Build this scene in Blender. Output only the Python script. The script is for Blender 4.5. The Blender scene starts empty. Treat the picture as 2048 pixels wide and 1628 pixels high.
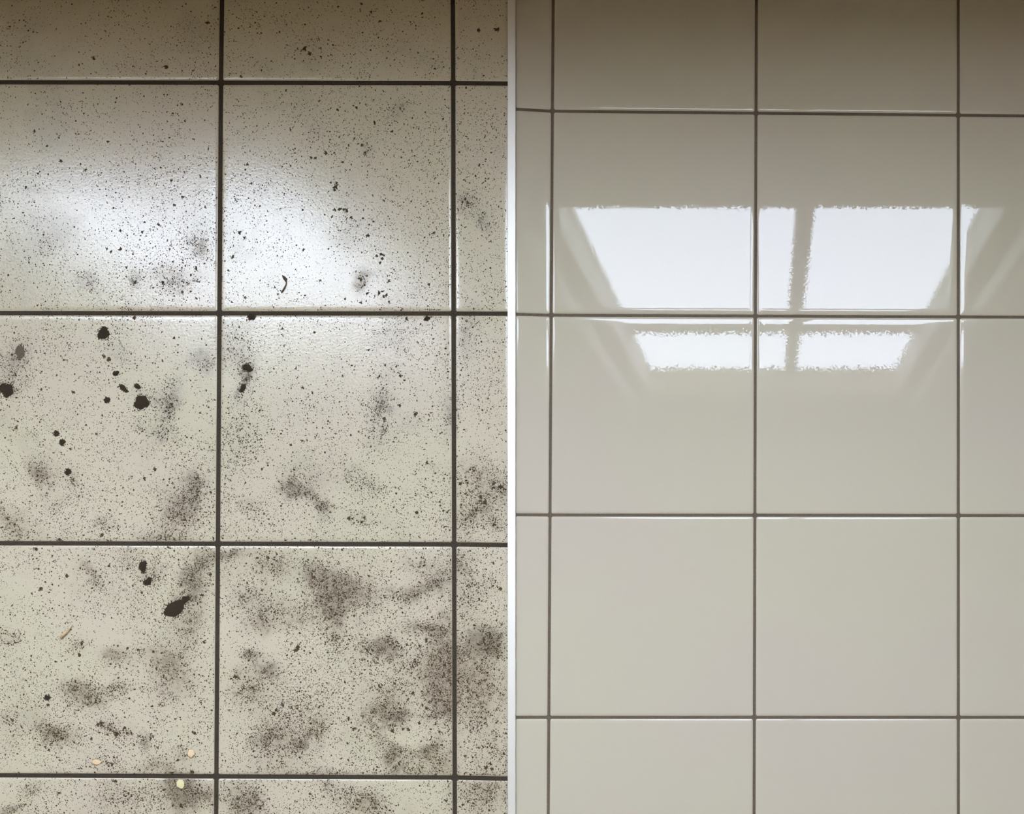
import bpy, bmesh, math, random
import numpy as np
from mathutils import Vector

random.seed(7)
rng = np.random.default_rng(11)
scene = bpy.context.scene
COL = scene.collection

# ------------------------------------------------------------------ camera
# The photograph is taken straight down from chest height beside a window wall.
PPM = 1550.0                 # photograph pixels per metre on the floor
NX, NY = 1536.0, 1228.0      # photograph pixel right below the camera
CAM_H = 1.30
F_PX = PPM * CAM_H
cam_data = bpy.data.cameras.new('camera')
cam_data.sensor_fit = 'HORIZONTAL'
cam_data.sensor_width = 36.0
cam_data.lens = 36.0 * F_PX / 2048.0
cam_data.shift_x = (1024 - NX) / 2048.0
cam_data.shift_y = (NY - 814) / 2048.0
cam_data.clip_start = 0.02
cam = bpy.data.objects.new('camera', cam_data)
cam.location = (0, 0, CAM_H)
COL.objects.link(cam)
scene.camera = cam

# ------------------------------------------------------------------ sky and exposure
SKY = 12.6
world = bpy.data.worlds.new('overcast_sky')
scene.world = world
world.use_nodes = True
nt = world.node_tree
nt.nodes.clear()
w_out = nt.nodes.new('ShaderNodeOutputWorld')
w_bg = nt.nodes.new('ShaderNodeBackground')
w_tc = nt.nodes.new('ShaderNodeTexCoord')
w_sep = nt.nodes.new('ShaderNodeSeparateXYZ')
w_ramp = nt.nodes.new('ShaderNodeValToRGB')
nt.links.new(w_tc.outputs['Generated'], w_sep.inputs[0])
nt.links.new(w_sep.outputs['Z'], w_ramp.inputs[0])
w_ramp.color_ramp.elements[0].position = 0.0
w_ramp.color_ramp.elements[0].color = (0.22, 0.20, 0.16, 1)     # ground outside
w_ramp.color_ramp.elements[1].position = 0.02
w_ramp.color_ramp.elements[1].color = (0.885, 0.97, 1.16, 1)     # bright overcast sky
nt.links.new(w_ramp.outputs[0], w_bg.inputs[0])
w_bg.inputs[1].default_value = SKY
nt.links.new(w_bg.outputs[0], w_out.inputs[0])

cy = scene.cycles
cy.max_bounces = 6; cy.diffuse_bounces = 4; cy.glossy_bounces = 3; cy.transparent_max_bounces = 8
cy.caustics_reflective = False; cy.caustics_refractive = False

world.cycles.sampling_method = 'NONE'

vs = scene.view_settings
vs.view_transform = 'Standard'
vs.look = 'None'
vs.exposure = 0.0
vs.gamma = 1.0
vs.use_curve_mapping = False

# ------------------------------------------------------------------ helpers
def wx(px): return (px - NX) / PPM
def wy(py): return -(py - NY) / PPM

def lin(r, g, b):
    def f(c):
        c /= 255.0
        return c / 12.92 if c <= 0.04045 else ((c + 0.055) / 1.055) ** 2.4
    return (f(r), f(g), f(b), 1.0)

class NT:
    """small node-tree helper"""
    def __init__(self, name):
        self.m = bpy.data.materials.new(name)
        self.m.use_nodes = True
        self.t = self.m.node_tree
        self.t.nodes.clear()
        self.out = self.t.nodes.new('ShaderNodeOutputMaterial')
    def n(self, kind, **kw):
        nd = self.t.nodes.new(kind)
        for k, v in kw.items():
            setattr(nd, k, v)
        return nd
    def l(self, a, b):
        self.t.links.new(a, b)
    def val(self, sock, v):
        if hasattr(v, 'is_output') or isinstance(v, bpy.types.NodeSocket):
            self.l(v, sock)
        else:
            sock.default_value = v
    def math(self, op, a, b=0.0, c=None, clamp=False):
        nd = self.n('ShaderNodeMath', operation=op, use_clamp=clamp)
        self.val(nd.inputs[0], a)
        self.val(nd.inputs[1], b)
        if c is not None:
            self.val(nd.inputs[2], c)
        return nd.outputs[0]
    def mix(self, fac, a, b, blend='MIX'):
        nd = self.n('ShaderNodeMix', data_type='RGBA', blend_type=blend)
        self.val(nd.inputs[0], fac)
        self.val(nd.inputs[6], a)
        self.val(nd.inputs[7], b)
        return nd.outputs[2]
    def noise(self, vec, scale, detail=2.0, rough=0.5):
        nd = self.n('ShaderNodeTexNoise')
        if vec is not None:
            self.l(vec, nd.inputs['Vector'])
        nd.inputs['Scale'].default_value = scale
        nd.inputs['Detail'].default_value = detail
        nd.inputs['Roughness'].default_value = rough
        return nd
    def rng(self, v, a, b, c=0.0, d=1.0, smooth=True):
        nd = self.n('ShaderNodeMapRange', interpolation_type='SMOOTHSTEP' if smooth else 'LINEAR')
        self.val(nd.inputs[0], v)
        for k, x in zip((1, 2, 3, 4), (a, b, c, d)):
            nd.inputs[k].default_value = x
        return nd.outputs[0]
    def bsdf(self, color, rough=0.5, **kw):
        b = self.n('ShaderNodeBsdfPrincipled')
        self.val(b.inputs['Base Color'], color)
        self.val(b.inputs['Roughness'], rough)
        for k, v in kw.items():
            self.val(b.inputs[k], v)
        self.l(b.outputs[0], self.out.inputs[0])
        return b
    def pos(self):
        return self.n('ShaderNodeNewGeometry').outputs['Position']

def plain(name, color, rough=0.6, var=0.06, scale=40.0, **kw):
    """procedural paint / wood / cloth: a base colour with soft noise"""
    t = NT(name)
    nz = t.noise(t.pos(), scale, 1.0)
    dark = tuple(c * (1 - var * 2) for c in color[:3]) + (1,)
    lite = tuple(min(1, c * (1 + var * 2)) for c in color[:3]) + (1,)
    t.bsdf(t.mix(nz.outputs['Fac'], dark, lite), rough, **kw)
    return t.m

def link(name, me, mat=None, parent=None):
    o = bpy.data.objects.new(name, me)
    COL.objects.link(o)
    if mat is not None:
        me.materials.clear()
        me.materials.append(mat)
    if parent is not None:
        o.parent = parent
    return o

def tag(o, label=None, cat=None, group=None, kind=None):
    if label: o['label'] = label
    if cat: o['category'] = cat
    if group: o['group'] = group
    if kind: o['kind'] = kind
    return o

def boxes_mesh(name, boxes, bevel=0.0):
    bm = bmesh.new()
    for (x0, x1, y0, y1, z0, z1) in boxes:
        r = bmesh.ops.create_cube(bm, size=1.0)
        for v in r['verts']:
            v.co = Vector((x0 if v.co.x < 0 else x1, y0 if v.co.y < 0 else y1, z0 if v.co.z < 0 else z1))
    if bevel > 0:
        bmesh.ops.bevel(bm, geom=list(bm.edges), offset=bevel, segments=2, affect='EDGES', profile=0.6)
    me = bpy.data.meshes.new(name)
    bm.to_mesh(me)
    bm.free()
    return me

def box(name, b, mat, parent=None, bevel=0.0):
    return link(name, boxes_mesh(name, [b], bevel), mat, parent)

# ------------------------------------------------------------------ room
X0, X1 = -2.10, 1.40         # room, metres
Y0, Y1 = -1.70, 0.84         # the window wall is the Y1 side, just above the frame
CEIL = 2.87
WT = 0.105                   # wall thickness
GLASS_Y = 0.93

M_wall = plain('warm_plaster', (0.48, 0.40, 0.30, 1), 0.85, 0.04, 18)
M_wall_low = plain('brown_wall_paint', (0.34, 0.24, 0.14, 1), 0.7, 0.06, 22)
M_ceil = plain('ceiling_paint', (0.62, 0.58, 0.50, 1), 0.9, 0.02, 12)
M_base = plain('stained_wood', (0.16, 0.10, 0.05, 1), 0.5, 0.15, 60)
M_frame = plain('cream_window_paint', (0.74, 0.74, 0.68, 1), 0.4, 0.02, 30)
M_reveal = plain('reveal_plaster', (0.80, 0.80, 0.74, 1), 0.8, 0.03, 25)
M_cloth = plain('curtain_linen', (0.78, 0.75, 0.68, 1), 0.9, 0.03, 90)

# pane glass: thin, nearly clear, with a weak mirror film
t = NT('window_glass')
tr = t.n('ShaderNodeBsdfTransparent'); tr.inputs[0].default_value = (0.97, 0.985, 0.99, 1)
gl = t.n('ShaderNodeBsdfGlossy'); gl.inputs['Roughness'].default_value = 0.02
mx = t.n('ShaderNodeMixShader'); mx.inputs[0].default_value = 0.05
t.l(tr.outputs[0], mx.inputs[1]); t.l(gl.outputs[0], mx.inputs[2]); t.l(mx.outputs[0], t.out.inputs[0])
M_glass = t.m

# window wall with two openings (x0, x1, z0, z1)
W1 = (-0.4576, 0.4950, 0.782, 2.570)
W2 = (-1.780, -0.930, 0.670, 2.050)
def wall_with_holes(name, holes, mat_up, mat_low):
    xs = sorted({X0 - WT, X1 + WT} | {h[0] for h in holes} | {h[1] for h in holes})
    zs = sorted({-0.03, 0.50, CEIL} | {h[2] for h in holes} | {h[3] for h in holes})
    up, low = [], []
    for a, b in zip(xs, xs[1:]):
        for c, d in zip(zs, zs[1:]):
            if any(h[0] <= a and b <= h[1] and h[2] <= c and d <= h[3] for h in holes):
                continue
            (low if d <= 0.501 else up).append((a, b, Y1, Y1 + WT, c, d))
    o = link(name, boxes_mesh(name, up), mat_up)
    p = link('dado', boxes_mesh('dado', low), mat_low, o)
    return o
wall_back = wall_with_holes('wall_back', [W1, W2], M_wall, M_wall_low)
tag(wall_back, 'warm plaster window wall above the top edge of the tiles', 'wall', kind='structure')
tag(box('wall_left', (X0 - WT, X0, Y0, Y1, -0.03, CEIL), M_wall), 'plain plaster wall beyond the dirty tiles', 'wall', kind='structure')
tag(box('wall_right', (X1, X1 + WT, Y0, Y1, -0.03, CEIL), M_wall), 'plain plaster wall beyond the clean tiles', 'wall', kind='structure')
tag(box('wall_front', (X0 - WT, X1 + WT, Y0 - WT, Y0, -0.03, CEIL), M_wall), 'plain plaster wall behind the camera', 'wall', kind='structure')
tag(box('ceiling', (X0 - WT, X1 + WT, Y0 - WT, Y1 + WT, CEIL, CEIL + 0.15), M_ceil), 'pale ceiling faintly mirrored in the clean tiles', 'ceiling', kind='structure')
tag(box('baseboard_back', (X0, X1, Y1 - 0.015, Y1, 0.0005, 0.09), M_base, bevel=0.003), 'dark wooden skirting along the window wall', 'baseboard', kind='structure')

def window(name, W, label, mull, transom, fw=0.036):
    x0, x1, z0, z1 = W
    root = bpy.data.objects.new(name, None); COL.objects.link(root)
    root.location = ((x0 + x1) / 2, GLASS_Y, z0)
    tag(root, label, 'window', kind='structure')
    off = -Vector(root.location)
    def part(nm, b, mat, bev=0.004):
        o = box(nm, b, mat, root, bev); o.location = off; return o
    ya, yb = GLASS_Y - 0.009, GLASS_Y + 0.012
    LN = 0.004
    # reveal lining
    part('reveal', (x0 - 0.001, x0 + LN, Y1, ya, z0, z1), M_reveal, 0)
    part('reveal', (x1 - LN, x1 + 0.001, Y1, ya, z0, z1), M_reveal, 0)
    part('reveal', (x0, x1, Y1, ya, z1 - LN, z1 + 0.001), M_reveal, 0)
    part('window_sill', (x0 - 0.001, x1 + 0.001, Y1 - 0.001, yb, z0 - 0.02, z0), M_frame, 0.002)
    part('stile', (x0 + LN, x0 + LN + fw, ya, yb, z0, z1 - LN), M_frame)
    part('stile', (x1 - LN - fw, x1 - LN, ya, yb, z0, z1 - LN), M_frame)
    part('rail', (x0 + LN + fw, x1 - LN - fw, ya, yb, z1 - LN - fw, z1 - LN), M_frame)
    part('rail', (x0 + LN + fw, x1 - LN - fw, ya, yb, z0, z0 + fw), M_frame)
    m0, m1 = mull
    part('mullion', (m0, m1, ya, yb, z0 + fw, z1 - LN - fw), M_frame)
    cells_z = [(z0 + fw, z1 - LN - fw)]
    if transom:
        cells_z = [(z0 + fw, transom[0]), (transom[1], z1 - LN - fw)]
        part('transom', (x0 + LN + fw, m0, ya, yb, transom[0], transom[1]), M_frame)
        part('transom', (m1, x1 - LN - fw, ya, yb, transom[0], transom[1]), M_frame)
    for (a, b) in ((x0 + LN + fw, m0), (m1, x1 - LN - fw)):
        for (c, d) in cells_z:
            part('pane', (a, b, GLASS_Y - 0.002, GLASS_Y + 0.002, c, d), M_glass, 0)
    return root
window('window_1', W1, 'tall four-pane window mirrored sharply in the clean glossy tiles', (0.063, 0.107), (1.928, 2.010), 0.004)
window('window_2', W2, 'two-light window whose blurred glow lies on the dirty tiles', (-1.395, -1.345), None, 0.020)

# curtains drawn to either side of the tall window
def curtain(near, far, label):
    """a hanging drawn back: its leading edge turns towards the wall, then folds run outwards"""
    bm = bmesh.new()
    rows = []
    for z in (0.42, 1.2, 2.0, 2.72):
        pts = [(near, Y1 - 0.022 - 0.056 * q / 5) for q in range(5)]
        for q in range(56):
            u = q / 55
            pts.append((near + (far - near) * u, Y1 - 0.052 - 0.026 * math.cos(u * 2 * math.pi * 3.5 + 0.15 * z * u)))
        rows.append([bm.verts.new((p[0], p[1], z)) for p in pts])
    n = len(rows[0]) - 1
    for a, b in zip(rows, rows[1:]):
        for i in range(n):
            bm.faces.new((a[i], a[i + 1], b[i + 1], b[i]))
    for f in bm.faces: f.smooth = True
    me = bpy.data.meshes.new('curtain'); bm.to_mesh(me); bm.free()
    o = link('curtain', me, M_cloth)
    md = o.modifiers.new('cloth_thickness', 'SOLIDIFY'); md.thickness = 0.002
    tag(o, label, 'curtain', 'curtains at the tall window')
    return o
curtain(-0.502, -0.69, 'linen curtain left of the mirrored tall window')
curtain(0.540, 0.73, 'linen curtain right of the mirrored tall window')
bm = bmesh.new()
bmesh.ops.create_cone(bm, cap_ends=True, segments=16, radius1=0.011, radius2=0.011, depth=1.62)
me = bpy.data.meshes.new('curtain_rod'); bm.to_mesh(me); bm.free()
rod = link('curtain_rod', me, M_base); rod.rotation_euler = (0, math.pi / 2, 0); rod.location = (0.02, Y1 - 0.045, 2.735)
tag(rod, 'dark curtain rod above the tall window', 'curtain rod')

# ------------------------------------------------------------------ stains on the dirty tiles
# (px, py, half width, half height, turn deg, strength, speck density, hue 0 grey-brown .. 1 reddish)
STAINS = [
 (178,568,26,20,0,.30,.5,.5),(348,552,44,30,10,.30,1.0,.4),(398,486,22,22,0,.36,.9,.4),(270,562,14,14,0,.3,.8,.3),
 (703,467,36,44,0,.12,.4,.2),(725,563,14,18,20,.34,.9,.3),(969,439,22,28,0,.32,1.0,.3),(936,402,20,26,0,.40,1.0,.3),
 (800,216,22,12,-25,.2,1.2,.2),(728,298,12,18,0,.16,.9,.2),(95,495,20,30,20,.10,.5,.7),
 (43,704,20,22,0,.50,.9,.1),(25,740,30,36,0,.22,.6,0),(10,780,22,20,0,.5,1.0,.1),(243,715,24,20,0,.16,.4,.9),(408,722,26,20,-15,.42,1.1,.2),
 (338,815,22,48,12,.50,1.2,.2),(300,800,30,25,0,.3,.8,.2),(315,865,40,14,10,.22,1.2,.1),(495,740,18,22,0,.55,1.3,.2),(488,768,9,30,25,.5,1.5,.1),(470,690,34,50,0,.24,.7,.6),
 (936,663,22,46,0,.32,.7,.5),(755,810,24,30,0,.40,1.5,.1),(781,746,26,18,0,.14,1.0,.2),(771,857,12,14,0,.4,1.4,.1),(752,885,26,26,0,.16,.7,0),
 (905,835,14,40,0,.35,1.2,.1),(854,926,14,10,0,.2,1.0,.1),
 (75,940,20,26,-15,.55,1.2,.3),(88,958,20,14,0,.22,.4,.8),(146,960,8,14,-30,.4,1.4,.1),(124,1006,30,13,-35,.20,.4,.9),(20,1053,46,26,20,.36,.7,.6),
 (394,970,20,30,10,.62,1.4,.2),(384,1000,34,28,-40,.44,1.4,.2),(356,1034,34,36,20,.38,1.0,.6),(204,1048,18,14,0,.2,1.4,.2),(322,1076,40,12,0,.3,1.6,.3),
 (500,1015,30,18,20,.18,1.0,.3),(480,880,50,70,0,.08,.9,.3),
 (580,972,32,14,35,.62,1.4,.3),(612,988,34,16,33,.40,.9,.5),(645,1010,22,14,35,.60,1.5,.2),(615,950,40,22,15,.22,.8,.3),(696,955,26,22,20,.14,1.0,.1),(745,970,28,18,25,.16,1.0,.1),(720,1040,30,18,0,.16,1.0,.4),
 (949,945,48,36,0,.28,1.0,.8),(940,1030,36,22,-15,.38,1.2,.4),(970,1000,34,40,0,.26,1.1,.6),(1001,974,16,14,0,.4,1.2,.2),(985,1050,24,18,0,.2,1.0,.3),
 (173,1138,16,22,0,.44,1.0,.5),(186,1161,26,22,0,.20,.9,.3),(260,1125,24,24,0,.20,.9,.5),(308,1150,22,30,0,.28,.9,.2),(384,1162,24,34,18,.66,1.4,.1),(400,1128,30,30,30,.28,1.0,.3),
 (459,1112,40,14,-8,.56,1.2,.2),(372,1200,26,16,-20,.55,1.3,.1),(549,1130,42,30,0,.34,1.0,.5),(500,1195,44,22,-20,.26,1.1,.3),
 (640,1150,34,22,30,.46,1.0,.3),(672,1172,56,36,24,.48,1.0,.4),(700,1188,44,26,15,.40,.8,.5),(655,1198,26,18,0,.40,1.0,.4),(661,1228,20,22,15,.60,1.3,.3),(690,1210,60,24,0,.24,.6,.7),(664,1270,24,20,30,.28,1.1,.2),
 (871,1162,32,22,-15,.50,1.2,.3),(832,1187,36,14,-22,.54,1.3,.2),(780,1190,26,14,0,.30,1.1,.2),(843,1124,32,16,10,.24,1.1,.2),(923,1128,22,34,0,.30,1.1,.1),(960,1170,30,26,0,.12,.8,.2),
 (15,1277,28,18,0,.2,1.4,.2),(164,1290,24,16,0,.22,1.2,.7),(234,1318,24,20,0,.46,1.0,.5),(339,1326,42,36,0,.46,1.0,.5),(372,1250,32,34,-20,.36,1.0,.4),(300,1300,40,16,-10,.18,.8,.5),(345,1375,50,36,0,.18,.8,.5),
 (158,1378,32,18,10,.52,1.7,.4),(180,1402,30,18,-10,.36,1.8,.4),(225,1376,44,16,0,.16,1.3,.3),(20,1439,18,14,0,.2,1.4,.2),(122,1475,34,22,0,.48,1.7,.5),(98,1462,20,24,-30,.34,1.5,.6),
 (225,1458,34,16,12,.24,1.9,.1),(290,1480,13,13,0,.52,1.2,.1),(359,1505,20,16,0,.26,.8,.6),(305,1536,28,16,0,.34,.8,.6),(210,1530,34,16,0,.10,1.4,.5),
 (353,1578,30,34,0,.82,1.0,.2),(392,1588,34,26,-10,.56,1.6,.3),(62,1578,22,16,-30,.28,1.5,.3),(20,1620,32,9,-12,.5,1.2,.2),(480,1600,40,40,0,.34,1.3,.1),(260,1595,60,26,0,.14,1.0,.4),
 (500,1310,22,11,0,.60,1.2,.0),(530,1342,28,16,35,.52,1.2,.1),(472,1354,14,12,0,.3,1.3,.1),(500,1380,36,34,0,.30,1.1,.4),(518,1241,24,18,0,.40,1.1,.3),(597,1241,34,14,-6,.36,1.1,.2),(560,1222,60,20,0,.2,1.0,.3),
 (774,1295,26,20,-25,.70,1.4,.2),(750,1305,20,10,-30,.4,1.2,.2),(854,1252,38,14,-8,.52,1.2,.3),(882,1260,26,26,0,.52,1.2,.4),(892,1298,38,18,-15,.46,.9,.6),(867,1345,36,40,0,.48,.9,.5),(900,1340,30,40,0,.30,.9,.7),
 (967,1272,36,30,10,.86,1.4,.1),(975,1300,34,24,0,.52,1.2,.3),(935,1308,40,10,-14,.50,1.0,.3),(952,1355,60,60,0,.42,1.1,.9),(960,1420,50,60,0,.20,1.0,.8),
 (877,1398,30,28,0,.54,1.2,.5),(892,1420,24,22,0,.46,.9,.6),(864,1431,24,9,-6,.5,1.3,.2),(777,1394,34,30,0,.40,1.1,.7),(772,1434,32,18,10,.64,1.4,.2),(799,1432,14,13,0,.52,1.3,.2),(742,1455,14,40,-32,.26,.8,.5),
 (780,1505,16,18,-20,.80,1.4,.2),(800,1530,22,12,-20,.46,1.5,.3),(810,1500,30,14,10,.30,.9,.6),(864,1490,34,10,-42,.62,1.2,.3),(880,1520,40,30,0,.36,.9,.9),(830,1541,26,10,10,.34,1.6,.3),
 (597,1492,18,14,-20,.66,1.4,.0),(619,1469,10,10,0,.5,1.3,.1),(638,1457,18,18,0,.40,1.1,.5),(560,1480,60,34,0,.26,1.2,.3),(525,1480,30,24,0,.36,1.3,.2),(600,1420,70,40,0,.12,1.0,.7),(560,1530,60,26,0,.14,1.1,.5),
 (654,1570,18,10,40,.3,1.5,.2),(741,1610,36,20,0,.38,1.7,.2),(710,1595,40,24,0,.20,1.4,.3),(515,1603,18,26,0,.40,1.3,.1),(972,1585,50,44,0,.34,1.4,.8),(650,1546,60,8,0,.2,1.5,.2),(990,1500,40,60,0,.14,1.0,.8),
 (930,1200,30,40,0,.14,1.0,.3),(720,1310,60,50,0,.08,1.0,.3),(820,1330,30,50,0,.12,1.0,.4),
]

def value_noise(x, y, scale, seed):
    g = np.random.default_rng(seed).random((256, 256))
    u, v = x * scale, y * scale
    iu, iv = np.floor(u).astype(int), np.floor(v).astype(int)
    fu, fv = u - iu, v - iv
    fu, fv = fu * fu * (3 - 2 * fu), fv * fv * (3 - 2 * fv)
    a, b = g[iu % 256, iv % 256], g[(iu + 1) % 256, iv % 256]
    c, d = g[iu % 256, (iv + 1) % 256], g[(iu + 1) % 256, (iv + 1) % 256]
    return (a * (1 - fu) + b * fu) * (1 - fv) + (c * (1 - fu) + d * fu) * fv

def stain_at(px, py):
    """strength and redness of the dried-in stains at floor points (photograph pixels)"""
    X = px + 26 * (value_noise(px, py, 1 / 34., 21) - .5) + 16 * (value_noise(px, py, 1 / 13., 22) - .5)
    Y = py + 26 * (value_noise(px, py, 1 / 34., 23) - .5) + 16 * (value_noise(px, py, 1 / 13., 24) - .5)
    acc = np.zeros_like(px); red = np.zeros_like(px)
    for (cx, cy, a, b, ang, s, dn, hue) in STAINS:
        ca, sa = math.cos(math.radians(ang)), math.sin(math.radians(ang))
        u = ((X - cx) * ca + (Y - cy) * sa) / a; v = (-(X - cx) * sa + (Y - cy) * ca) / b
        g = np.exp(-1.35 * (u * u + v * v)) * s
        acc += g; red += g * hue
    return acc, red

# left floor material ------------------------------------------------
t = NT('stained_ceramic')
P = t.pos()
at = t.n('ShaderNodeAttribute', attribute_name='stain'); acc = at.outputs['Fac']
ah = t.n('ShaderNodeAttribute', attribute_name='stain_red'); red = ah.outputs['Fac']
# generic faint mottling all over, so the dirt goes on past the frame
mot = t.noise(P, 9, 4.0, 0.65)
motv = t.rng(mot.outputs['Fac'], 0.50, 0.78, 0.0, 0.22)
grain = t.noise(P, 1100, 2.0, 0.7)
grainv = t.rng(grain.outputs['Fac'], 0.38, 0.62, 0.30, 1.75)
patch = t.noise(P, 160, 3.0, 0.6)
patchv = t.rng(patch.outputs['Fac'], 0.3, 0.7, 0.55, 1.35)
amt = t.math('MULTIPLY', t.math('MULTIPLY', t.math('MULTIPLY_ADD', acc, 1.4, motv), grainv), patchv)
amt = t.math('MINIMUM', amt, 0.78)
hue_f = t.math('DIVIDE', red, t.math('ADD', acc, 0.05), clamp=True)
dirt_c = t.mix(hue_f, lin(92, 77, 54), lin(124, 96, 68))
tint = t.noise(P, 5.5, 2.0)
base_c = t.mix(t.rng(tint.outputs['Fac'], 0.35, 0.65), (0.660, 0.598, 0.430, 1), (0.672, 0.590, 0.446, 1))
col = t.mix(amt, base_c, dirt_c)
# pin-prick pepper below the size of a separate speck
vor = t.n('ShaderNodeTexVoronoi', feature='F1'); t.l(P, vor.inputs['Vector']); vor.inputs['Scale'].default_value = 260
pep = t.rng(vor.outputs['Distance'], 0.10, 0.22, 0.5, 0.0)
col = t.mix(pep, col, lin(110, 100, 88))
# pebbled glaze relief
bn = t.noise(P, 320, 1.0, 0.5)
bump = t.n('ShaderNodeBump'); bump.inputs['Strength'].default_value = 1.0; bump.inputs['Distance'].default_value = 0.00017
t.l(bn.outputs['Fac'], bump.inputs['Height'])
rough = t.math('MULTIPLY_ADD', amt, 0.35, 0.20)
t.bsdf(col, rough, **{'IOR': 1.75, 'Normal': bump.outputs[0]})
M_tile_dirty = t.m

# clean floor material -----------------------------------------------
t = NT('polished_ceramic')
P = t.pos()
c1 = t.noise(P, 3.2, 2.0)
c2 = t.noise(P, 900, 1.0)
col = t.mix(t.rng(c1.outputs['Fac'], 0.35, 0.65), (0.612, 0.564, 0.428, 1), (0.618, 0.552, 0.444, 1))
col = t.mix(t.rng(c2.outputs['Fac'], 0.3, 0.7, 0.0, 0.09), col, (0.42, 0.40, 0.36, 1))
geo = t.n('ShaderNodeNewGeometry')
pn = t.noise(P, 480, 1.0, 0.5)
pv = t.n('ShaderNodeVectorMath', operation='SUBTRACT'); t.l(pn.outputs['Color'], pv.inputs[0]); pv.inputs[1].default_value = (.5, .5, .5)
psn = t.n('ShaderNodeVectorMath', operation='SCALE'); t.l(pv.outputs[0], psn.inputs[0]); psn.inputs['Scale'].default_value = 0.016
pa = t.n('ShaderNodeVectorMath', operation='ADD'); t.l(geo.outputs['Normal'], pa.inputs[0]); t.l(psn.outputs[0], pa.inputs[1])
pnn = t.n('ShaderNodeVectorMath', operation='NORMALIZE'); t.l(pa.outputs[0], pnn.inputs[0])
t.bsdf(col, 0.018, **{'IOR': 1.52, 'Normal': pnn.outputs[0]})
M_tile_clean = t.m

def grout_mat(name, c, var):
    t = NT(name)
    P = t.pos()
    n1 = t.noise(P, 600, 3.0, 0.7)
    n2 = t.noise(P, 14, 2.0)
    cc = t.mix(t.rng(n1.outputs['Fac'], 0.3, 0.7), tuple(v * (1 - var) for v in c[:3]) + (1,), tuple(v * (1 + var) for v in c[:3]) + (1,))
    cc = t.mix(t.rng(n2.outputs['Fac'], 0.3, 0.7, 0, 0.35), cc, tuple(v * 0.75 for v in c[:3]) + (1,))
    b = t.n('ShaderNodeBump'); b.inputs['Strength'].default_value = 0.5; b.inputs['Distance'].default_value = 0.0003
    t.l(n1.outputs['Fac'], b.inputs['Height'])
    t.bsdf(cc, 0.9, **{'Normal': b.outputs[0], 'Specular IOR Level': 0.2})
    return t.m
M_grout_dirty = grout_mat('dark_grout', (0.060, 0.047, 0.032, 1), 0.3)
M_grout_clean = grout_mat('taupe_grout', (0.155, 0.122, 0.088, 1), 0.2)

# ------------------------------------------------------------------ tile floors
# joint lines measured on the floor (photograph pixels -> metres)
def gxl(i, y):
    if i <= 0: return 442 + 464 * i - 0.0066 * y
    return 905.4 + 464 * (i - 1) + 0.0022 * y
YL = [163.4, 625.8, 1086.4, 1551.0]; YLs = [0.0020, 0.0008, 0.0026, 0.0050]
def gyl(j, x):
    if j < 0: return YL[0] + 462 * j + YLs[0] * x
    if j > 3: return YL[3] + 466 * (j - 3) + YLs[3] * x
    return YL[j] + YLs[j] * x
XR = [1105.6, 1512.6, 1916.9]; XRs = [-0.0058, -0.0027, 0.0002]
def gxr(i, y):
    if i < 0: return XR[0] + 406 * i + XRs[0] * y
    if i > 2: return XR[2] + 406 * (i - 2) + XRs[2] * y
    return XR[i] + XRs[i] * y
YR = [220.6, 629.6, 1029.9, 1435.2]; YRs = [0.0100, 0.0042, 0.0012, 0.0]
def gyr(j, x):
    x = x - 1031
    if j < 0: return YR[0] + 408 * j + YRs[0] * x
    if j > 3: return YR[3] + 405 * (j - 3)
    return YR[j] + YRs[j] * x

# cushion edge: distance from the edge (m), drop (m), tilt (deg)
PROFILE = [(0.0, 62), (0.0006, 36), (0.0015, 16), (0.0032, 5.5), (0.0060, 1.2), (0.0095, 0.0)]
def profile_heights():
    h = [0.0]
    for (d0, a0), (d1, a1) in zip(reversed(PROFILE), list(reversed(PROFILE))[1:]):
        h.append(h[-1] - (d0 - d1) * math.tan(math.radians((a0 + a1) / 2)))
    return list(reversed(h))
PH = profile_heights()

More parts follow.
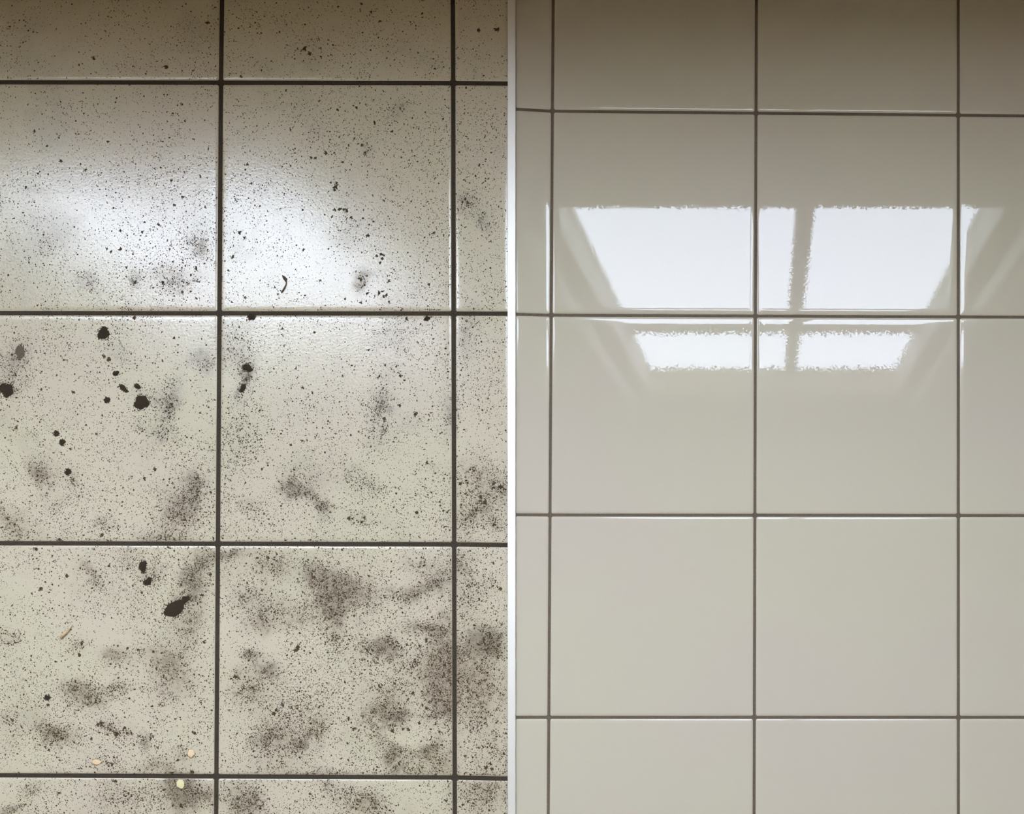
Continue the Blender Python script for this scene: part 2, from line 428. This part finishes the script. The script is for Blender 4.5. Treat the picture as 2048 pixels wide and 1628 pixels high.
def tile_mesh(c, grid=False):
    """c: four corners (x, y) counter-clockwise from lower left, in metres, relative to the tile centre"""
    me = bpy.data.meshes.new('tile')
    verts, norms, faces = [], [], []
    dirs = [(0, -1), (1, 0), (0, 1), (-1, 0)]            # outward direction of edge k (corner k -> k+1)
    ins = [(1, 1), (-1, 1), (-1, -1), (1, -1)]
    CR, STEP = 0.0016, 0.0036
    # a stained tile carries a fine net of points for the stain strength; a clean one has none
    nu = max(2, int((c[1][0] - c[0][0]) / STEP)) if grid else 1
    nv = max(2, int((c[3][1] - c[0][1]) / STEP)) if grid else 1
    seg = [nu, nv, nu, nv]
    rings = [(0.0, -0.0060, 90)] + [(d, h, a) for (d, a), h in zip(PROFILE, PH)]
    for (d, h, a) in rings:
        sa, ca = math.sin(math.radians(a)), math.cos(math.radians(a))
        cc = [Vector((c[k][0] + ins[k][0] * d, c[k][1] + ins[k][1] * d)) for k in range(4)]
        for k in range(4):
            e = (cc[(k + 1) % 4] - cc[k]).normalized() * CR
            p0, p1 = cc[k] + e, cc[(k + 1) % 4] - e
            for q in range(seg[k] + 1):
                p = p0.lerp(p1, q / seg[k])
                verts.append((p.x, p.y, h)); norms.append((dirs[k][0] * sa, dirs[k][1] * sa, ca))
    nr, npt = len(rings), sum(seg) + 4
    for q in range(nr - 1):
        for k in range(npt):
            a0, a1 = q * npt + k, q * npt + (k + 1) % npt
            faces.append((a0, a1, a1 + npt, a0 + npt))
    inner = [(nr - 1) * npt + k for k in range(npt)]
    if not grid:
        faces.append(tuple(inner))
    else:
        d = PROFILE[-1][0] + CR
        q = [Vector((c[k][0] + ins[k][0] * d, c[k][1] + ins[k][1] * d, 0)) for k in range(4)]
        b0 = len(verts)
        for jv in range(nv + 1):
            for iu in range(nu + 1):
                a_, b_ = iu / nu, jv / nv
                p = (q[0] * (1 - a_) + q[1] * a_) * (1 - b_) + (q[3] * (1 - a_) + q[2] * a_) * b_
                verts.append((p.x, p.y, 0.0)); norms.append((0, 0, 1))
        g = lambda iu, jv: b0 + jv * (nu + 1) + iu
        for jv in range(nv):
            for iu in range(nu):
                faces.append((g(iu, jv), g(iu + 1, jv), g(iu + 1, jv + 1), g(iu, jv + 1)))
        sides = [[g(i_, 0) for i_ in range(nu + 1)], [g(nu, j_) for j_ in range(nv + 1)],
                 [g(i_, nv) for i_ in range(nu, -1, -1)], [g(0, j_) for j_ in range(nv, -1, -1)]]
        st = 0
        for k in range(4):
            for m in range(seg[k]):
                faces.append((inner[st + m], inner[st + m + 1], sides[k][m + 1], sides[k][m]))
            faces.append((inner[st - 1], inner[st], sides[k][0]))
            st += seg[k] + 1
    me.from_pydata(verts, [], faces)
    me.polygons.foreach_set('use_smooth', [True] * len(faces))
    me.update()
    me.normals_split_custom_set_from_vertices(norms)
    return me

PX0, PX1 = X0 * PPM + NX, X1 * PPM + NX
PY0, PY1 = NY - (Y1 - 0.002) * PPM, NY - (Y0 + 0.002) * PPM
STRIP = (1015.8, 1031.2)

def lay(gx, gy, i0, i1, j0, j1, half, mat, parent, clip, stained):
    for j in range(j0, j1):
        for i in range(i0, i1):
            cs = []
            for (ii, jj, sx, sy) in ((i, j + 1, 1, -1), (i + 1, j + 1, -1, -1), (i + 1, j, -1, 1), (i, j, 1, 1)):
                x, y = gx(ii, 0), gy(jj, 1000)
                x = gx(ii, gy(jj, x)); y = gy(jj, x)
                x += sx * half; y += sy * half
                x = min(max(x, clip[0]), clip[1]); y = min(max(y, PY0), PY1)
                cs.append((wx(x), wy(y)))
            w = cs[1][0] - cs[0][0]; h = cs[3][1] - cs[0][1]
            if w < 0.022 or h < 0.022:
                continue
            cx = sum(p[0] for p in cs) / 4; cy = sum(p[1] for p in cs) / 4
            seen = stained and cs[1][0] > wx(-60) and cs[3][1] > wy(1700) and cs[0][1] < wy(-60)
            me = tile_mesh([(p[0] - cx, p[1] - cy) for p in cs], seen)
            if stained:
                co = np.empty(len(me.vertices) * 3); me.vertices.foreach_get('co', co); co = co.reshape(-1, 3)
                sv, rv = stain_at((co[:, 0] + cx) * PPM + NX, NY - (co[:, 1] + cy) * PPM)
                for nm, arr in (('stain', sv), ('stain_red', rv)):
                    at_ = me.attributes.new(nm, 'FLOAT', 'POINT'); at_.data.foreach_set('value', arr.astype(np.float32))
            o = link('tile', me, mat, parent)
            o.location = (cx, cy, 0)

floor_d = box('floor', (X0, wx(1023.5), Y0, Y1, -0.03, -0.0013), M_grout_dirty)
tag(floor_d, 'dirty speckled ceramic tile floor with dark grout, left of the white strip', 'floor', kind='structure')
floor_c = box('floor', (wx(1023.5), X1, Y0, Y1, -0.03, -0.0013), M_grout_clean)
tag(floor_c, 'clean glossy ceramic tile floor mirroring a window, right of the white strip', 'floor', kind='structure')
lay(gxl, gyl, -5, 2, -2, 9, 3.9, M_tile_dirty, floor_d, (PX0, STRIP[0] + 1), True)
lay(gxr, gyr, -1, 8, -2, 10, 2.4, M_tile_clean, floor_c, (STRIP[1] - 1, PX1), False)

# collage divider between the two floors, built as a solid white strip
t = NT('pale_satin_aluminium')
n1 = t.noise(t.pos(), 300, 2.0)
t.bsdf(t.mix(n1.outputs['Fac'], (0.99, 0.97, 0.90, 1), (1.0, 0.98, 0.92, 1)), 0.60, **{'Metallic': 1.0})
strip = box('divider_1', (wx(STRIP[0]), wx(STRIP[1]), Y0, Y1 - 0.016, -0.005, 0.0016), t.m, bevel=0.0004)
tag(strip, 'collage divider built as a thin straight white strip between the dirty and the clean tiles', 'divider', kind='structure')

# ------------------------------------------------------------------ dirt
M_speck = plain('dry_dirt', lin(80, 67, 50), 0.95, 0.2, 500, **{'Specular IOR Level': 0.1})
M_blot = plain('caked_dirt', lin(58, 49, 38), 0.9, 0.25, 900, **{'Specular IOR Level': 0.15})

def keep_on_tiles(x, y, m):
    ok = x < STRIP[0] - 1
    for i in range(-3, 3):
        L = np.where(i <= 0, 442 + 464 * i - 0.0066 * y, 905.4 + 464 * (i - 1) + 0.0022 * y)
        ok &= np.abs(x - L) > 4.2 + m
    for j in range(-1, 6):
        c0, s = (YL[0] + 462 * j, YLs[0]) if j < 0 else ((YL[3] + 466 * (j - 3), YLs[3]) if j > 3 else (YL[j], YLs[j]))
        ok &= np.abs(y - (c0 + s * x)) > 4.2 + m
    return ok

def specks():
    # all-over pepper, thinner towards the window wall
    n = 430000
    x = rng.uniform(-420, 1015, n); y = rng.uniform(-80, 2050, n)
    dens = np.interp(y, [-80, 160, 330, 620, 900, 1200, 2050], [.32, .38, .48, .62, .70, .80, .80])
    dens = dens * np.interp(x, [-420, -80], [0.1, 1.0]) * np.interp(y, [1720, 2050], [1.0, 0.1])
    nz = 0.35 * value_noise(x, y, 1 / 130., 1) + 0.35 * value_noise(x, y, 1 / 45., 2) + 0.3 * value_noise(x, y, 1 / 16., 3)
    keep = rng.random(n) < dens * np.clip((nz - 0.22) * 1.9, 0.08, 1.0)
    xs, ys = [x[keep]], [y[keep]]
    rs = [np.clip(np.exp(rng.normal(math.log(0.66), 0.40, keep.sum())), 0.36, 2.4)]
    for (px, py, a, b, ang, s, dn, hue) in STAINS:
        k = int(a * b * dn * 0.36)
        u = rng.normal(0, 0.62, k); v = rng.normal(0, 0.62, k)
        ca, sa = math.cos(math.radians(ang)), math.sin(math.radians(ang))
        X = px + u * a * ca - v * b * sa; Y = py + u * a * sa + v * b * ca
        q = value_noise(X, Y, 1 / 11., 5) > 0.30
        xs.append(X[q]); ys.append(Y[q])
        rs.append(np.clip(np.exp(rng.normal(math.log(0.72), 0.42, q.sum())), 0.42, 2.8))
    x, y, r = np.concatenate(xs), np.concatenate(ys), np.concatenate(rs)
    ok = keep_on_tiles(x, y, r) & (y > -70)
    return x[ok], y[ok], r[ok]

def speck_mesh(name, x, y, r, sides=6, z=0.00012):
    n = len(x)
    ang = np.linspace(0, 2 * math.pi, sides, endpoint=False)[None, :] + rng.uniform(0, 6.28, n)[:, None]
    rad = r[:, None] * rng.uniform(0.72, 1.2, (n, sides))
    st = rng.uniform(0.75, 1.25, n)[:, None]
    vx = (x[:, None] + rad * np.cos(ang) * st - NX) / PPM
    vy = -(y[:, None] + rad * np.sin(ang) / st - NY) / PPM
    rim = np.stack([vx, vy, np.full_like(vx, z * 0.15)], -1)
    top = np.stack([(x - NX) / PPM, -(y - NY) / PPM, z + r / PPM * 0.25], -1)[:, None, :]
    verts = np.concatenate([rim, top], 1).reshape(-1, 3)
    base = (np.arange(n) * (sides + 1))[:, None]
    k = np.arange(sides)
    tri = np.stack([base + (k + 1) % sides, base + k, np.broadcast_to(base + sides, (n, sides))], -1).reshape(-1, 3)
    me = bpy.data.meshes.new(name)
    me.vertices.add(len(verts)); me.vertices.foreach_set('co', verts.ravel())
    me.loops.add(tri.size); me.loops.foreach_set('vertex_index', tri.ravel().astype(np.int32))
    me.polygons.add(len(tri))
    me.polygons.foreach_set('loop_start', np.arange(0, tri.size, 3, dtype=np.int32))
    me.update(calc_edges=True); me.validate()
    return me

# spots of a few millimetres, too small to pick apart one by one
SPOTS = [(187,116,4),(332,133,4),(414,46,3),(482,153,3),(69,262,3),(94,292,2.5),(122,322,3.5),(215,283,3),(343,361,3),(366,394,3.5),(495,329,3),(503,367,3),(52,375,3),(171,340,3),(401,353,3),
 (609,98,4.5),(619,107,4),(642,96,2),(956,61,4),(994,59,5),(723,8,3),(760,42,3),(742,24,3),(870,137,2.5),(844,27,2.5),(713,215,3),(749,245,3.5),(784,263,3),(581,260,2.5),(724,290,3.5),(731,305,3),(652,306,4),(622,315,3),(631,316,3),(685,324,3),(671,374,4.5),(673,367,3.5),(661,365,2.5),(669,380,3),(768,401,2.5),
 (241,461,3),(241,498,4),(214,498,2.5),(222,503,3),(253,535,3),(326,565,4),(270,565,4),(317,449,3),(284,464,3),(348,410,3),(392,537,4),(365,583,3),(393,597,3),(381,583,2.5),(268,636,4),(209,713,4.5),(218,719,4.5),(83,779,3),(146,784,3.5),(479,465,4),(489,476,3.5),(466,514,4),(457,541,3),(490,595,3),(348,676,3),(325,722,2.5),(31,751,3),(356,690,2),
 (680,418,4),(669,419,3),(694,422,4.5),(687,419,3),(702,435,3),(663,434,2.5),(607,499,3),(754,512,3.5),(762,508,3.5),(768,511,3),(764,517,3),(760,525,3),(722,559,4),(729,570,3),(734,587,3),(758,586,3.5),(765,583,3),(773,590,3.5),(767,593,3),(640,561,2.5),(778,562,3),(867,466,3),(736,471,4),(721,605,3.5),(690,598,2.5),(858,569,3),(565,657,3),(629,665,3),(813,637,4),(801,752,3),(605,775,3),(625,786,3),(592,737,2.5),(799,810,3.5),(685,752,2.5),(737,700,3),
 (33,855,3.5),(82,839,2),(172,850,2.5),(193,868,2.5),(141,898,3),(310,939,4),(289,956,4),(204,1070,4),(369,1040,3.5),(338,1035,3),(119,1079,3.5),(72,1098,4.5),(134,1151,4),(81,1178,4),(405,1191,3.5),(64,1187,2.5),(400,826,2.5),(218,1132,3),
 (854,926,3.5),(698,1037,4),(729,1035,3),(723,1045,3),(863,985,2.5),(582,890,3),(887,1021,3),(987,968,4),(1001,974,4.5),(969,1006,4),(961,993,3.5),(989,1049,4),(831,828,4.5),(768,837,4),(921,968,4),(536,1115,3.5),(1000,1177,3.5),(987,1126,3),(660,1024,2.5),(614,880,2),(701,870,2.5),
 (408,1285,3.5),(159,1310,4),(164,1287,4),(183,1477,3.5),(389,1466,4),(316,1495,2.5),(385,1544,4.5),(362,1611,4.5),(118,1586,3.5),(231,1562,4),(203,1446,4.5),(197,1449,4),(234,1467,5),(254,1466,3.5),(221,1459,3),(249,1455,3.5),(263,1466,3),(88,1396,2),(95,1410,2.5),(488,1377,3),(472,1354,4),
 (595,1297,4.5),(590,1301,3.5),(597,1293,3.5),(548,1427,4),(552,1421,3.5),(826,1386,3.5),(789,1367,3),(620,1588,3),(655,1305,2.5),(814,1290,3),(803,1296,3),(839,1292,3.5),(852,1280,3),(697,1437,4),(708,1457,4),(818,1460,4),(806,1458,3),(871,1448,3),(879,1463,3.5),(785,1462,4),(838,1446,3.5),(853,1417,3.5),(845,1410,3),(890,1330,3),(695,1487,2.5),(682,1517,2.5),(973,1535,4),(981,1528,3.5),(984,1538,3.5),(815,1400,2.5)]
px_, py_, pr_ = (np.array(v, float) for v in zip(*SPOTS))
# crumbs around each spot
cx_, cy_, cr_ = [px_], [py_], [pr_ * 0.82]
for k in range(5):
    th = rng.uniform(0, 6.28, len(px_)); d = pr_ * rng.uniform(0.6, 1.15, len(px_))
    cx_.append(px_ + d * np.cos(th)); cy_.append(py_ + d * np.sin(th)); cr_.append(pr_ * rng.uniform(0.22, 0.42, len(px_)))
# spots of the same size past the frame
n = 160
ex = rng.uniform(-420, -6, n); ey = rng.uniform(-60, 2000, n)
cx_.append(ex); cy_.append(ey); cr_.append(rng.uniform(1.5, 4, n))
cx_, cy_, cr_ = np.concatenate(cx_), np.concatenate(cy_), np.concatenate(cr_)
M_blot_pale = plain('thin_grey_dirt', lin(98, 88, 72), 0.85, 0.25, 900)
def blot(px, py, a, b, ang, label, seed, lobes=(), h=0.0007):
    """caked dirt with a ragged outline: domed fan of rings"""
    r_ = random.Random(seed)
    n = 34
    ph = [r_.uniform(0, 6.28) for _ in range(4)]
    bm = bmesh.new()
    rings = []
    ca, sa = math.cos(math.radians(ang)), math.sin(math.radians(ang))
    rag = [1 + r_.uniform(-.12, .12) for _ in range(n)]
    rag = [(rag[k - 1] + 2 * rag[k] + rag[(k + 1) % n]) / 4 for k in range(n)]
    for (f, z) in ((1.0, 0.00006), (0.82, 0.6 * h), (0.45, 0.95 * h)):
        ring = []
        for k in range(n):
            th = 2 * math.pi * k / n
            m = rag[k] * (1 + .10 * math.sin(2 * th + ph[0]) + .09 * math.sin(3 * th + ph[1]) + .06 * math.sin(5 * th + ph[2]))
            for (la, lw, lh) in lobes:
                dd = (th - math.radians(la) + math.pi) % (2 * math.pi) - math.pi
                m += lh * math.exp(-(dd / lw) ** 2)
            u, v = a * f * m * math.cos(th), b * f * m * math.sin(th)
            ring.append(bm.verts.new(((u * ca - v * sa) / PPM, -(u * sa + v * ca) / PPM, z * (1 + r_.uniform(-.25, .25)))))
        rings.append(ring)
    top = bm.verts.new((0, 0, h))
    for ra, rb in zip(rings, rings[1:]):
        for k in range(n):
            bm.faces.new((ra[(k + 1) % n], ra[k], rb[k], rb[(k + 1) % n]))
    for k in range(n):
        bm.faces.new((rings[-1][(k + 1) % n], rings[-1][k], top))
    for f in bm.faces: f.smooth = True
    bmesh.ops.recalc_face_normals(bm, faces=bm.faces)
    me = bpy.data.meshes.new('dirt_clot'); bm.to_mesh(me); bm.free()
    o = link('dirt_clot', me, M_blot_pale if 'grey-brown' in label else M_blot)
    o.location = (wx(px), wy(py), 0.0)
    tag(o, label, 'dirt clot', 'dried dirt clots on the left tiles')
    return o

BLOTS = [
 (347,1219,18,15,-10,'largest black dirt clot, with a jagged arm pointing up right, bottom left tile',((-35,.5,.45),)),
 (283,805,13.5,15,10,'thick round dark clot beside a long grey smudge, middle left tile',()),
 (207,667,12,11.5,0,'dark roundish clot just below the second joint, middle left tile',()),
 (13,780,14,13,20,'ragged dark clot cut by the left edge of the picture',()),
 (286,1133,7.5,12,-8,'upright elongated clot, upper one of the pair above the largest clot',()),
 (296,1163,8.5,7,-35,'squat lower clot of the pair above the largest clot',()),
 (113,867,5.6,5.4,0,'upper of two small round clots standing close together, middle left tile',()),
 (125,885,5.6,6.2,0,'lower of two small round clots standing close together, middle left tile',()),
 (136,944,6.5,6,0,'small round clot trailing crumbs down right, beside the brown smudge',()),
 (95,1395,5.2,5,0,'lone small round black clot low in the bottom left tile',()),
 (214,800,6,5.6,0,'small clot a hand left of the thick round clot, same height',()),
 (232,747,6,4.5,-20,'small oval clot between the roundish clot and the thick round clot',()),
 (247,777,10,5,35,'crumbly slanting clot just above the thick round clot',()),
 (275,773,7,4,30,'short slanting crumb clot right above the thick round clot',()),
 (503,634,8,6,0,'dark clot touching the second horizontal joint, right of the upright joint',()),
 (495,736,10,7,10,'crumbly dark clot right of the long upright joint, middle tile',()),
 (486,776,5,9,35,'thin slanting clot below the crumbly clot beside the upright joint',()),
 (40,704,9,13,10,'grey-brown oval clot near the left edge above the ragged one',()),
 (371,1199,10,6,-25,'thin crumbly clot on the right shoulder of the largest clot',()),
 (854,637,6,4,-20,'small clot under the second joint near the right upright joint',()),
]
# crumbs along the rims of the clots
for (px, py, a, b, ang, lab, lobes) in BLOTS:
    m = int(10 + (a + b) * 1.6)
    th = rng.uniform(0, 6.28, m); d = rng.uniform(0.86, 1.22, m)
    ca, sa = math.cos(math.radians(ang)), math.sin(math.radians(ang))
    u, v = a * d * np.cos(th), b * d * np.sin(th)
    cx_ = np.append(cx_, px + u * ca - v * sa); cy_ = np.append(cy_, py + u * sa + v * ca)
    cr_ = np.append(cr_, rng.uniform(0.6, 1.6, m))
sx, sy, sr = specks()
ok = keep_on_tiles(cx_, cy_, cr_ * 0.4)
o = link('dirt_specks', speck_mesh('dirt_specks', np.append(sx, cx_[ok]), np.append(sy, cy_[ok]), np.append(sr, cr_[ok]), 6), M_speck)
tag(o, 'fine dark pepper-like dirt specks strewn over the left tiles', 'dirt', kind='stuff')

for k, (px, py, a, b, ang, lab, lobes) in enumerate(BLOTS):
    blot(px, py, a, b, ang, lab, 40 + k, lobes)

# ------------------------------------------------------------------ litter
M_oat = plain('oat_flake', lin(234, 208, 166), 0.8, 0.10, 700)
M_oat_y = plain('pale_oat_flake', lin(232, 222, 170), 0.8, 0.08, 700)
M_wood = plain('splinter_wood', lin(208, 186, 148), 0.8, 0.25, 500)
M_twig = plain('dry_twig', lin(88, 74, 62), 0.8, 0.2, 500)
M_seed = plain('rust_brown_seed', lin(84, 48, 28), 0.6, 0.1, 500)

def flake(px, py, a, b, ang, mat, label, h=0.0012, crease=0.35):
    bm = bmesh.new()
    n, ca, sa = 20, math.cos(math.radians(ang)), math.sin(math.radians(ang))
    r_ = random.Random(int(px))
    rag = [1 + r_.uniform(-.10, .10) for _ in range(n)]
    def ring(f, z0, zf):
        out = []
        for k in range(n):
            th = 2 * math.pi * k / n
            u, v = a * f * rag[k] * math.cos(th), b * f * rag[k] * math.sin(th)
            z = z0 + zf * (1 - crease * math.exp(-(u / (a * .22)) ** 2)) + 0.0001 * math.sin(3 * th)
            out.append(bm.verts.new(((u * ca - v * sa) / PPM, -(u * sa + v * ca) / PPM, max(z, 0.00008))))
        return out
    rs = [ring(0.8, 0.0001, 0), ring(1.0, 0.0001, h * .45), ring(0.85, 0.0001, h * .85), ring(0.4, 0.0001, h)]
    for ra, rb in zip(rs, rs[1:]):
        for k in range(n):
            bm.faces.new((ra[(k + 1) % n], ra[k], rb[k], rb[(k + 1) % n]))
    bm.faces.new(rs[-1]); bm.faces.new(list(reversed(rs[0])))
    bmesh.ops.recalc_face_normals(bm, faces=bm.faces)
    for f in bm.faces: f.smooth = True
    me = bpy.data.meshes.new('oat_flake'); bm.to_mesh(me); bm.free()
    o = link('oat_flake', me, mat); o.location = (wx(px), wy(py), 0.0)
    tag(o, label, 'flake', 'oat flakes on the lower left tiles')
    return o
flake(383, 1507, 7, 9, 8, M_oat, 'tan oat flake with a creased middle, left of the upright joint')
flake(361.5, 1568, 8, 10, -20, M_oat_y, 'pale yellow oat flake on the dark stain below the lowest joint')
flake(194, 1524, 9.5, 5.5, 5, M_oat, 'flat orange-tan flake just above the lowest joint', 0.0008, 0.1)

def tube(name, pts, radii, mat, flat=1.0, sides=8, parent=None, origin=None):
    bm = bmesh.new()
    P = [Vector((wx(p[0]), wy(p[1]), p[2])) for p in pts]
    org = origin if origin is not None else Vector((P[0].x, P[0].y, 0))
    rings = []
    for k, p in enumerate(P):
        d = (P[min(k + 1, len(P) - 1)] - P[max(k - 1, 0)]).normalized()
        s = d.cross(Vector((0, 0, 1))).normalized(); u = s.cross(d)
        r = radii[k] / PPM
        rings.append([bm.verts.new(p - org + s * r * math.cos(2 * math.pi * q / sides) + u * r * flat * math.sin(2 * math.pi * q / sides)) for q in range(sides)])
    for ra, rb in zip(rings, rings[1:]):
        for q in range(sides):
            bm.faces.new((ra[q], ra[(q + 1) % sides], rb[(q + 1) % sides], rb[q]))
    bm.faces.new(rings[0]); bm.faces.new(rings[-1])
    bmesh.ops.recalc_face_normals(bm, faces=bm.faces)
    for f in bm.faces: f.smooth = True
    me = bpy.data.meshes.new(name); bm.to_mesh(me); bm.free()
    o = link(name, me, mat, parent)
    if parent is None: o.location = org
    return o, org
sp, _ = tube('wood_splinter', [(122, 1277, .0014), (127, 1270, .0016), (134, 1264, .0015), (140, 1257, .0013), (146.5, 1249, .0009)], [2.2, 4.0, 3.4, 2.2, 0.6], M_wood, 0.5)
tag(sp, 'thin pale wood splinter lying aslant on the bottom left tile', 'splinter')
tw = bpy.data.objects.new('dry_sprig', None); COL.objects.link(tw)
org = Vector((wx(573), wy(566), 0)); tw.location = org
tube('stem', [(573, 566, .0007), (572.5, 570, .0009), (569.5, 576, .0009), (566, 582, .0007), (563, 586, .0006)], [0.9, 1.0, 1.3, 1.6, 0.8], M_twig, 1.0, 8, tw, org)
tube('leaf', [(565, 551, .0009), (567.5, 554, .0011), (570.5, 558, .0012), (572.5, 562, .0010), (573, 566, .0007)], [0.5, 2.4, 3.2, 2.0, 0.8], M_twig, 0.4, 8, tw, org)
tag(tw, 'tiny dark bent sprig in the bright glow on the upper middle tile', 'sprig')
sd, _ = tube('seed', [(831, 1024.5, .0012), (832, 1024.7, .0014), (834, 1025, .0016), (836, 1025.3, .0014), (837, 1025.5, .0012)], [0.6, 2.4, 3.0, 2.4, 0.6], M_seed, 0.8)
tag(sd, 'tiny round rust-brown seed near the right upright joint', 'seed')
sd, _ = tube('husk', [(563, 1404, .0008), (564.5, 1407, .0011), (566, 1410, .0012), (567.5, 1414, .0008)], [0.5, 2.0, 2.2, 0.6], M_twig, 0.6)
tag(sd, 'tiny pointed dark husk on the bottom middle tile', 'husk')
